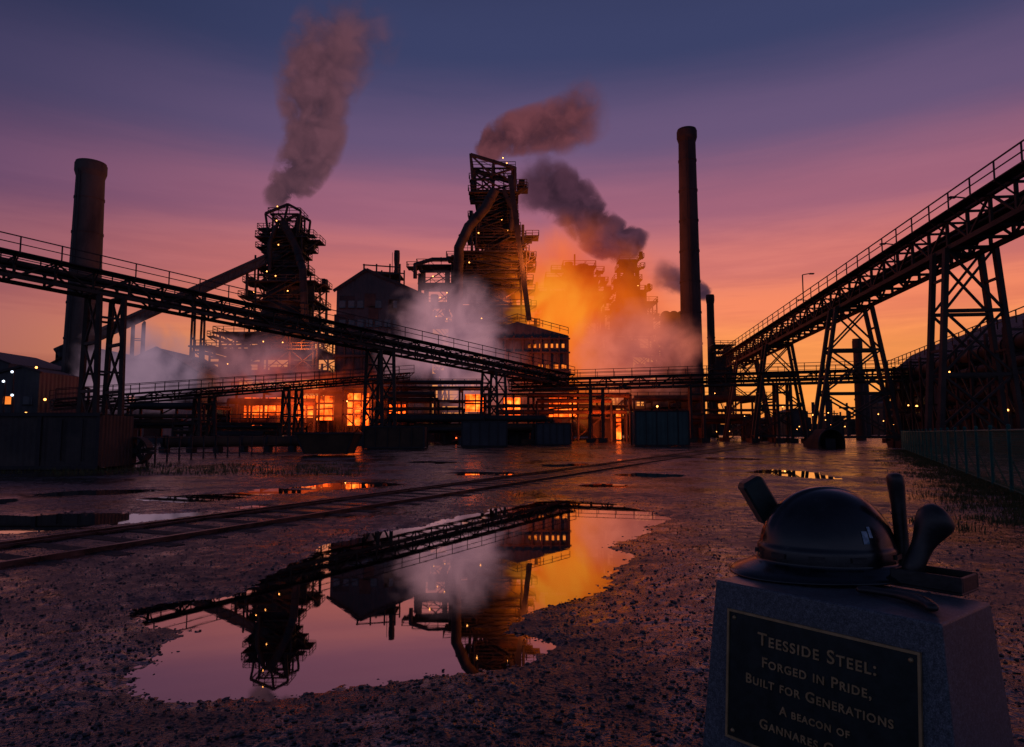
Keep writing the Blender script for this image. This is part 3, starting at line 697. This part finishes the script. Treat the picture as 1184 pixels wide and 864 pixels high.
def pcorner(i,j,z): # i,j in 0/1
    e=(ZT-z)*tp; return A_+av*(i*LW+(e if i else -e))+bv*(j*LD+(e if j else -e))+Vector((0,0,z-ZT))
body=MB('stone_body',[gr]); vs=[pcorner(i,j,z) for z in(0-.05,ZT) for i,j in((0,0),(1,0),(1,1),(0,1))]
body.add(vs,[(0,3,2,1),(4,5,6,7),(0,1,5,4),(1,2,6,5),(2,3,7,6),(3,0,4,7)]); bo=body.obj(pl)
bm_=bo.modifiers.new('b','BEVEL'); bm_.width=.004; bm_.segments=3
# plaque frame of reference on sloping front face
e0=pcorner(0,0,ZT); dn=(pcorner(0,0,ZT-.4)+av*(.4*tp)-e0)  # straight down face
dn.normalize(); nrm=av.cross(dn).normalized(); 
if nrm.y>0: nrm=-nrm
BR=mat('brass',(.36,.24,.11),(.55,.38,.19),.45,.45,30,.15,bdist=.001); PD=mat('plaque_enamel',(.010,.018,.018),(.02,.032,.032),.35,.3,40,.15,bdist=.001)
def PP(x,y,o=0): return e0+av*x+dn*y+nrm*o
PX0,PX1,PY0,PY1=.034,.385,.050,.288
pq=MB('plaque',[PD,BR])
def slab(mb,x0,x1,y0,y1,o0,o1,mi):
    vs=[PP(x,y,o) for o in(o0,o1) for x,y in((x0,y0),(x1,y0),(x1,y1),(x0,y1))]
    mb.add(vs,[(0,3,2,1),(4,5,6,7),(0,1,5,4),(1,2,6,5),(2,3,7,6),(3,0,4,7)],mi)
slab(pq,PX0,PX1,PY0,PY1,-.002,.004,0)
bw=.0035
slab(pq,PX0-.001,PX1+.001,PY0-.001,PY0+bw,.001,.007,1); slab(pq,PX0-.001,PX1+.001,PY1-bw,PY1+.001,.001,.007,1)
slab(pq,PX0-.001,PX0+bw,PY0+bw,PY1-bw,.001,.0068,1); slab(pq,PX1-bw,PX1+.001,PY0+bw,PY1-bw,.001,.0068,1)
for x in(PX0+.014,PX1-.014):
    for y in(PY0+.014,PY1-.014): pq.ball(PP(x,y,.004),.0042,1,6)
pq.obj(pl)
rot=Matrix((av,-dn,nrm)).transposed()
if rot.determinant()<0: rot=Matrix((av,-dn,-nrm)).transposed()
lines=[('Teesside Steel:',.042,.032),('Forged in Pride,',.081,.0255),('Built for Generations',.117,.0245),('A beacon of',.155,.021),("Gannares George",.190,.024)]
for k,(s_,y,sz_) in enumerate(lines):
    cu=bpy.data.curves.new('inscription_%d'%(k+1),'FONT'); cu.body=s_; cu.size=sz_; cu.align_x='CENTER'; cu.extrude=.0009; cu.space_character=1.14; cu.offset=.0004
    for i,ch in enumerate(s_):
        cu.body_format[i].use_small_caps=True
    cu.small_caps_scale=.78
    o=bpy.data.objects.new(cu.name,cu); S.collection.objects.link(o); o.data.materials.append(BR)
    o.matrix_world=Matrix.Translation(PP((PX0+PX1)/2,PY0+y+.01,.0052))@rot.to_4x4(); o.parent=pl

# ---------------------------------------------------------------- sculpture on plinth
HM=bpy.data.materials.new('black_enamel_helmet'); HM.use_nodes=True; t=NT(HM.node_tree); b=HM.node_tree.nodes['Principled BSDF']
tc=t.new('ShaderNodeTexCoord'); v=tc.outputs['Object']; n1=t.noise(v,22,6,.75); n2=t.noise(v,120,4,.7)
t.l.new(t.ramp(n1,[(.4,(.006,.008,.012,1)),(.64,(.014,.017,.022,1)),(.74,(.09,.085,.09,1))]),b.inputs['Base Color'])
t.l.new(t.ramp(n1,[(.3,(.10,)*3+(1,)),(.72,(.34,)*3+(1,))]),b.inputs['Roughness']); b.inputs['Specular IOR Level'].default_value=.6
bp=t.new('ShaderNodeBump'); bp.inputs['Strength'].default_value=.06; bp.inputs['Distance'].default_value=.001; t.l.new(n2,bp.inputs['Height']); t.l.new(bp.outputs[0],b.inputs['Normal'])
BZ=mat('dark_bronze',(.012,.012,.014),(.035,.032,.032),.42,.2,25,.3,bdist=.002,spec=.7)
TG=mat('green_grey_iron',(.012,.024,.024),(.03,.05,.048),.45,.2,25,.3,bdist=.002)
ST=mat('worn_sticker',(.06,.16,.26),(.55,.65,.75),.5,0,60,.05)
hh=empty('hard_hat'); hc=T(957,662); hc.z=ZT+.004
fd=Vector((-.93,-.10,0)).normalized(); fside=Vector((-fd.y,fd.x,0))
def hp(th,k,off=0):
    """k 0 apex .. 1 crown base"""
    ph=k*math.pi/2; rx=.144;ry_=.118;hz=.150
    cx=math.cos(th)*math.sin(ph)**.95*(rx+off); cy=math.sin(th)*math.sin(ph)**.95*(ry_+off); z=.026+(hz+off)*max(0,math.cos(ph))**.95
    rib=0
    for c_,w_,a_ in((0,.013,.003),):
        rib+=a_*math.exp(-((cy-c_)/w_)**4)*(1 if k<.7 else max(0,1-(k-.7)/.12))
    rib+=.003*min(1,max(0,(k-.86)/.03))   # raised band
    r=1+rib/.13
    return cx*r,cy*r,.026+(z-.026)*r
vs=[];fcs=[];NT_=160;NK=70
def hwld(x,y,z): return hc+fd*x+fside*y+Vector((0,0,z))
prof=[]
for i in range(NK+1):
    k=max(.004,i/NK)
    prof.append([hp(2*math.pi*j/NT_,k) for j in range(NT_)])
for ro,dz in((.005,-.002),(.010,-.006),(.018,-.011),(.026,-.015),(.034,-.020),(.036,-.023),(.032,-.025),(.004,-.016)):
    ring=[]
    for j in range(NT_):
        th=2*math.pi*j/NT_; fr=max(0,math.cos(th))**2.0
        x,y,z=hp(th,1.0); e=ro+ (fr*.026*min(1,ro/.026) if ro>.008 else 0)
        l=math.hypot(x,y); ring.append((x*(1+e/l),y*(1+e/l),.026+dz-fr*.004*ro/.026))
    prof.append(ring)
for r_ in prof: vs+= [hwld(*p) for p in r_]
for i in range(len(prof)-1):
    for j in range(NT_): fcs.append((i*NT_+j,(i+1)*NT_+j,(i+1)*NT_+(j+1)%NT_,i*NT_+(j+1)%NT_))
hb=MB('shell_and_brim',[HM]); hb.add(vs,fcs,0,True); hb.add([hwld(*p) for p in prof[0]],[tuple(range(NT_))],0,True); hb.obj(hh)
fit=MB('slots_and_sticker',[BZ,ST])
camdir=math.atan2((-hc).dot(fside),(-hc).dot(fd))
for dth in(-.62,-.05,.5,1.3,-1.4):
    th=camdir+dth; x,y,z=hp(th,.94,.001); p=hwld(x,y,z); tang=(hwld(*hp(th+.05,.94))-hwld(*hp(th-.05,.94))).normalized()
    fit.beam(p-tang*.015,p+tang*.015,.006,.010,0)
def patch(th0,th1,k0,k1,mi):
    n=6; vv_=[hwld(*hp(th0+(th1-th0)*i/n,k0+(k1-k0)*j/n,.0012)) for j in range(n+1) for i in range(n+1)]
    fit.add(vv_,[(j*(n+1)+i,j*(n+1)+i+1,(j+1)*(n+1)+i+1,(j+1)*(n+1)+i) for j in range(n) for i in range(n)],mi,True)
patch(camdir+.62,camdir+.72,.70,.81,1)
patch(camdir+.74,camdir+.80,.66,.76,1)
fit.obj(hh)
def Wd(u,v,y): return W(u,v,y)
# hammer leaning behind the helmet, squared head up
mb=MB('sledgehammer',[TG,BZ]); y=1.58
c0=Wd(866,556,y);c1=Wd(892,600,y)
ax=(c1-c0).normalized(); mb.beam(c0,c1,.048,.05,0); mb.beam(c0+ax*.004,c0-ax*.004,.040,.043,0)
h0=Wd(886,588,y); h1=T(960,655); h1.z=ZT+.015; mb.cyl(h0,h1,.014,.016,14,1); mb.obj().modifiers.new('b','BEVEL').width=.004
def chain(name,nodes,m,subs=2):
    """one smooth skinned surface through joints ((x,y,z),rx,ry)"""
    me=bpy.data.meshes.new(name); me.from_pydata([tuple(n[0]) for n in nodes],[(i,i+1) for i in range(len(nodes)-1)],[])
    o=bpy.data.objects.new(name,me); S.collection.objects.link(o); o.modifiers.new('s','SKIN')
    for i,n in enumerate(nodes): me.skin_vertices[0].data[i].radius=(n[1],n[2])
    me.skin_vertices[0].data[0].use_root=True
    o.modifiers['s'].use_smooth_shade=True; sb=o.modifiers.new('u','SUBSURF'); sb.levels=subs; sb.render_levels=subs; me.materials.append(m); return o
y=1.45
chain('pry_bar',[(Wd(1034,546,y),.022,.015),(Wd(1035,556,y),.024,.017),(Wd(1038,575,y),.018,.015),(Wd(1040,600,y),.017,.014),(Wd(1043,630,y),.017,.014),(Wd(1042,664,y),.016,.014)],BZ)
y=1.36
chain('ball_peen_hammer',[(Wd(1093,592,y),.022,.028),(Wd(1083,599,y),.040,.040),(Wd(1076,611,y),.034,.034),(Wd(1068,628,y),.020,.020),(Wd(1060,645,y),.021,.020),(Wd(1050,668,y),.024,.022)],BZ,3)
# tool tray
mb=MB('tool_tray',[BZ]); c=T(1080,680); 
ux=av; uy=bv; Lx,Ly,Hh=.125,.085,.034
def tbx(cx,cy,dx,dy,z0,z1):
    vs=[]
    for z in(z0,z1):
        for i,j in((-1,-1),(1,-1),(1,1),(-1,1)): vs.append(c+ux*(cx+i*dx/2)+uy*(cy+j*dy/2)+Vector((0,0,z)))
    mb.add(vs,[(0,3,2,1),(4,5,6,7),(0,1,5,4),(1,2,6,5),(2,3,7,6),(3,0,4,7)])
tbx(0,0,Lx,Ly,.001,.006)
for s in(-1,1): tbx(0,s*(Ly/2-.003),Lx,.006,.006,Hh); tbx(s*(Lx/2-.003),0,.006,Ly-.0125,.006,Hh-.001)
tbx(0,0,Lx*.6,Ly*.5,.006,.02); mb.obj().modifiers.new('b','BEVEL').width=.0015
# wrench lying on the stone
def Tz(u,v,z): q=T(u,v); q.z=ZT+z; return q
chain('pliers',[(Tz(990,688,.010),.008,.006),(Tz(1003,688,.010),.014,.008),(Tz(1020,691,.010),.011,.007),(Tz(1040,695,.011),.012,.008),(Tz(1056,699,.011),.015,.010),(Tz(1070,704,.011),.014,.009),(Tz(1081,711,.009),.011,.008)],BZ)

# ---------------------------------------------------------------- smoke and steam volumes
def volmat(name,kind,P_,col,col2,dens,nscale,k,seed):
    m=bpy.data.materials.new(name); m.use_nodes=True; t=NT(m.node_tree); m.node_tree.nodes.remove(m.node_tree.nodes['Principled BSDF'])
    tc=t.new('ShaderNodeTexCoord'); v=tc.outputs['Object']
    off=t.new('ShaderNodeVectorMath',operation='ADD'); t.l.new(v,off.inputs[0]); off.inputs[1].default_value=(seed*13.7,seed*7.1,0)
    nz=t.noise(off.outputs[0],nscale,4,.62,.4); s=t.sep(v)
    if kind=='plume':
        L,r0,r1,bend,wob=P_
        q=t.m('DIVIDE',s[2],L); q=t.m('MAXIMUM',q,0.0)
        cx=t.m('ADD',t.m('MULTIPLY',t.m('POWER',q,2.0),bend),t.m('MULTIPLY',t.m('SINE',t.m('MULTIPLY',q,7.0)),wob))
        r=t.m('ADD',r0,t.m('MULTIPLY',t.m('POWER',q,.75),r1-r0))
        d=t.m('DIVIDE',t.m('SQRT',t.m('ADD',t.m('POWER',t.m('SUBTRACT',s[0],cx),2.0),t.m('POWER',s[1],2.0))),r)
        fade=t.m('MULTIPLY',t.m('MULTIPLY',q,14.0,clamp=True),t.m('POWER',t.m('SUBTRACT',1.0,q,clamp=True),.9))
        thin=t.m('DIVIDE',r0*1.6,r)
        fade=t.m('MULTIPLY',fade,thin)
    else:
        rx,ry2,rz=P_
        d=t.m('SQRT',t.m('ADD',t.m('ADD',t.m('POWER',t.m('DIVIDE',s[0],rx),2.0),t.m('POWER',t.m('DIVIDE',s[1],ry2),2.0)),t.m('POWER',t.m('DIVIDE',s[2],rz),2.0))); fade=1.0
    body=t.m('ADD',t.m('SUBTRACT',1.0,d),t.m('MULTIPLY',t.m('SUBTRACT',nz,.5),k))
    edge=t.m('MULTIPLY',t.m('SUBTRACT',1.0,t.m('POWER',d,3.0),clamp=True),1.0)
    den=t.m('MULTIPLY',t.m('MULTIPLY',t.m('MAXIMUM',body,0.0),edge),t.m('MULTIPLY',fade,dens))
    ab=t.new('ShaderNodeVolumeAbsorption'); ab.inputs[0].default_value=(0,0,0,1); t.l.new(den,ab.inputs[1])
    em=t.new('ShaderNodeEmission'); t.l.new(den,em.inputs[1])  # volume emits its own colour instead of scattering received light
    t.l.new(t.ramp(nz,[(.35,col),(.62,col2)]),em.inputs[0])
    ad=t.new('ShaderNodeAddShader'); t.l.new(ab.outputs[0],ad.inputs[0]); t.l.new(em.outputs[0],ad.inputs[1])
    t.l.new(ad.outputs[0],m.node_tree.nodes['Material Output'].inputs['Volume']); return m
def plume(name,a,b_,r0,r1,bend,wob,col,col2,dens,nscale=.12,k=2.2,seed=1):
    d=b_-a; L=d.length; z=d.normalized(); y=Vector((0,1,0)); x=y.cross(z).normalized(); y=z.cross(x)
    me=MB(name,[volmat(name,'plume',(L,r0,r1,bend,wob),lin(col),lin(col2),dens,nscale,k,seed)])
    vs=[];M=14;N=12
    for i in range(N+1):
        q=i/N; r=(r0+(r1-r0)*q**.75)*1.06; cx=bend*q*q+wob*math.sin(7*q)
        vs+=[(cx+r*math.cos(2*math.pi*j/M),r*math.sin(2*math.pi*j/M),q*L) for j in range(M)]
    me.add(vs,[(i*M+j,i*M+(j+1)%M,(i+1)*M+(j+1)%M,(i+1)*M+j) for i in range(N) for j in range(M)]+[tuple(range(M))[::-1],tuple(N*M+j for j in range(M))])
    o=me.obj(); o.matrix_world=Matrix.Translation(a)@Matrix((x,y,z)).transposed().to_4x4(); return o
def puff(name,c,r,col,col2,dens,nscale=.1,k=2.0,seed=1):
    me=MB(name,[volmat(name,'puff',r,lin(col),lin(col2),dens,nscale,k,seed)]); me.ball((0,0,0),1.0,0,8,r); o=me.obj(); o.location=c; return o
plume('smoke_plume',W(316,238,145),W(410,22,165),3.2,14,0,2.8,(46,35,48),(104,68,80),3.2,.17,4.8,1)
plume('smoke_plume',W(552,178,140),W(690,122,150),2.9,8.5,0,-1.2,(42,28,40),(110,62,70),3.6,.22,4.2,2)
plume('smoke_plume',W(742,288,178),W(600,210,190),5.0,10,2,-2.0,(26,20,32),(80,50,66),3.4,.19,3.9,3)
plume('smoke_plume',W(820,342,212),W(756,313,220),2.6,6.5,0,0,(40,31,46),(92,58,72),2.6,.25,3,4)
puff('furnace_glow_steam',W(660,370,143),(26,9,25),(215,68,14),(255,116,26),.30,.07,1.6,5)  # orange furnace light put into the steam as emission
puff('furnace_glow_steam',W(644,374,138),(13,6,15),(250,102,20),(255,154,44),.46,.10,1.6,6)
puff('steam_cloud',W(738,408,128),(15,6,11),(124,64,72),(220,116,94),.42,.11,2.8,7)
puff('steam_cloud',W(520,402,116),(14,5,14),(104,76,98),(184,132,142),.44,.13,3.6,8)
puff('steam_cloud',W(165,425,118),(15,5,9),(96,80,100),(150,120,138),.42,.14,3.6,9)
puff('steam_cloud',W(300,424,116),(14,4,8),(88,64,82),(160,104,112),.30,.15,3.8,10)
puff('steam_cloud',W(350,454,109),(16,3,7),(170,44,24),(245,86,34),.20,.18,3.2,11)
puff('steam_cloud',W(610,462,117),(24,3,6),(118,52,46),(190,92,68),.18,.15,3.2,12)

# ---------------------------------------------------------------- lights from the furnaces
def plight(name,p,e,c,r=1.5):
    l=bpy.data.lights.new(name,'POINT'); l.energy=e; l.color=c; l.shadow_soft_size=r; o=bpy.data.objects.new(name,l); o.location=p; S.collection.objects.link(o)
    o.visible_glossy=False  # added unseen point lights for the fire glow, kept out of reflections
OR=(1,.20,.028); RD=(1,.12,.02)
plight('furnace_light',W(645,345,139),26000,OR,3)
plight('furnace_light',W(618,300,133),14000,OR,2)
plight('furnace_light',W(590,345,137),1500,OR,1)
plight('furnace_light',W(600,440,116),5000,RD,1)  # red points added in front of the low plant to spill firelight
plight('furnace_light',W(340,470,108),6500,RD,1)
plight('furnace_light',W(415,472,106),3000,RD,1)
plight('furnace_light',W(700,490,104),5000,RD,1)
plight('furnace_light',W(345,400,136),4500,OR,1)

# ---------------------------------------------------------------- world
wd=bpy.data.worlds.new('World'); S.world=wd; wd.use_nodes=True; t=NT(wd.node_tree); bg=wd.node_tree.nodes['Background']
tc=t.new('ShaderNodeTexCoord'); v=tc.outputs['Generated']; s=t.sep(v)
mp=t.new('ShaderNodeMapping'); mp.inputs['Scale'].default_value=(1,1,11); t.l.new(v,mp.inputs[0])
cl=t.noise(mp.outputs[0],2.6,6,.6,.3)
z=t.m('ADD',s[2],t.m('MULTIPLY',t.m('SUBTRACT',cl,.5),.035))
A1=[(0,(244,140,62)),(.05,(255,158,76)),(.11,(255,156,84)),(.17,(244,136,98)),(.23,(214,120,112)),(.31,(162,100,122)),(.40,(104,84,120)),(.50,(58,64,102)),(.7,(34,42,72)),(1,(26,34,60))]
A2=[(0,(140,84,82)),(.06,(160,94,88)),(.13,(166,98,98)),(.21,(144,88,104)),(.3,(104,74,106)),(.4,(64,60,94)),(.53,(34,43,75)),(.8,(24,32,56)),(1,(24,32,56))]
A3=[(0,(74,80,106)),(.1,(96,102,134)),(.25,(86,94,128)),(.5,(50,60,92)),(1,(24,32,56))]
r1=t.ramp(z,[(p,lin(c)) for p,c in A1],'EASE'); r2=t.ramp(z,[(p,lin(c)) for p,c in A2],'EASE'); r3=t.ramp(z,[(p,lin(c)) for p,c in A3],'EASE')
sa=math.radians(13); hl=t.m('SQRT',t.m('ADD',t.m('POWER',s[0],2.0),t.m('POWER',s[1],2.0)))
ca=t.m('DIVIDE',t.m('ADD',t.m('MULTIPLY',s[0],math.sin(sa)),t.m('MULTIPLY',s[1],math.cos(sa))),t.m('MAXIMUM',hl,.001))
def mrange(x,a,b_):
    mr=t.new('ShaderNodeMapRange'); mr.interpolation_type='SMOOTHSTEP'; mr.inputs[1].default_value=a; mr.inputs[2].default_value=b_; t.l.new(x,mr.inputs[0]); return mr.outputs[0]
colr=t.mixc(mrange(ca,.55,.98),r2,r1)
colr=t.mixc(mrange(ca,-.4,.5),r3,colr)
# thin dusky streaks of cloud, stronger low down
low=t.m('SUBTRACT',1.0,mrange(s[2],.12,.42))
st=t.ramp(cl,[(.44,(1,1,1,1)),(.54,(.80,.74,.80,1)),(.66,(.66,.62,.72,1))]); colr=t.mixc(t.m('MULTIPLY',low,.5),colr,t.mixc(1.0,colr,st,'MULTIPLY'))
sk=t.new('ShaderNodeTexSky'); sk.sky_type='NISHITA'; sk.sun_disc=False; sk.sun_elevation=math.radians(1); sk.sun_rotation=math.radians(13)
t.l.new(sk.outputs[0],(vm:=t.new('ShaderNodeVectorMath',operation='SCALE')).inputs[0]); vm.inputs['Scale'].default_value=.003
colr=t.mixc(1.0,colr,vm.outputs[0],'ADD')
t.l.new(colr,bg.inputs[0]); bg.inputs[1].default_value=1.0
sl=bpy.data.lights.new('sun','SUN'); sl.energy=.1; sl.angle=math.radians(4); sl.color=(1,.5,.28); so=bpy.data.objects.new('sun',sl); S.collection.objects.link(so)
dv=Vector((-math.sin(sa),-math.cos(sa),-math.tan(math.radians(3)))); so.rotation_euler=dv.to_track_quat('-Z','Y').to_euler()

# ---------------------------------------------------------------- camera
cam=bpy.data.cameras.new('camera'); co_=bpy.data.objects.new('camera',cam); S.collection.objects.link(co_); S.camera=co_
cam.sensor_width=36; cam.lens=36*F/1184; cam.clip_start=.05; cam.clip_end=12000
co_.location=(0,0,CH); co_.rotation_euler=(math.radians(90)+P,0,0)
S.view_settings.view_transform='Standard'; S.view_settings.look='None'; S.view_settings.exposure=0
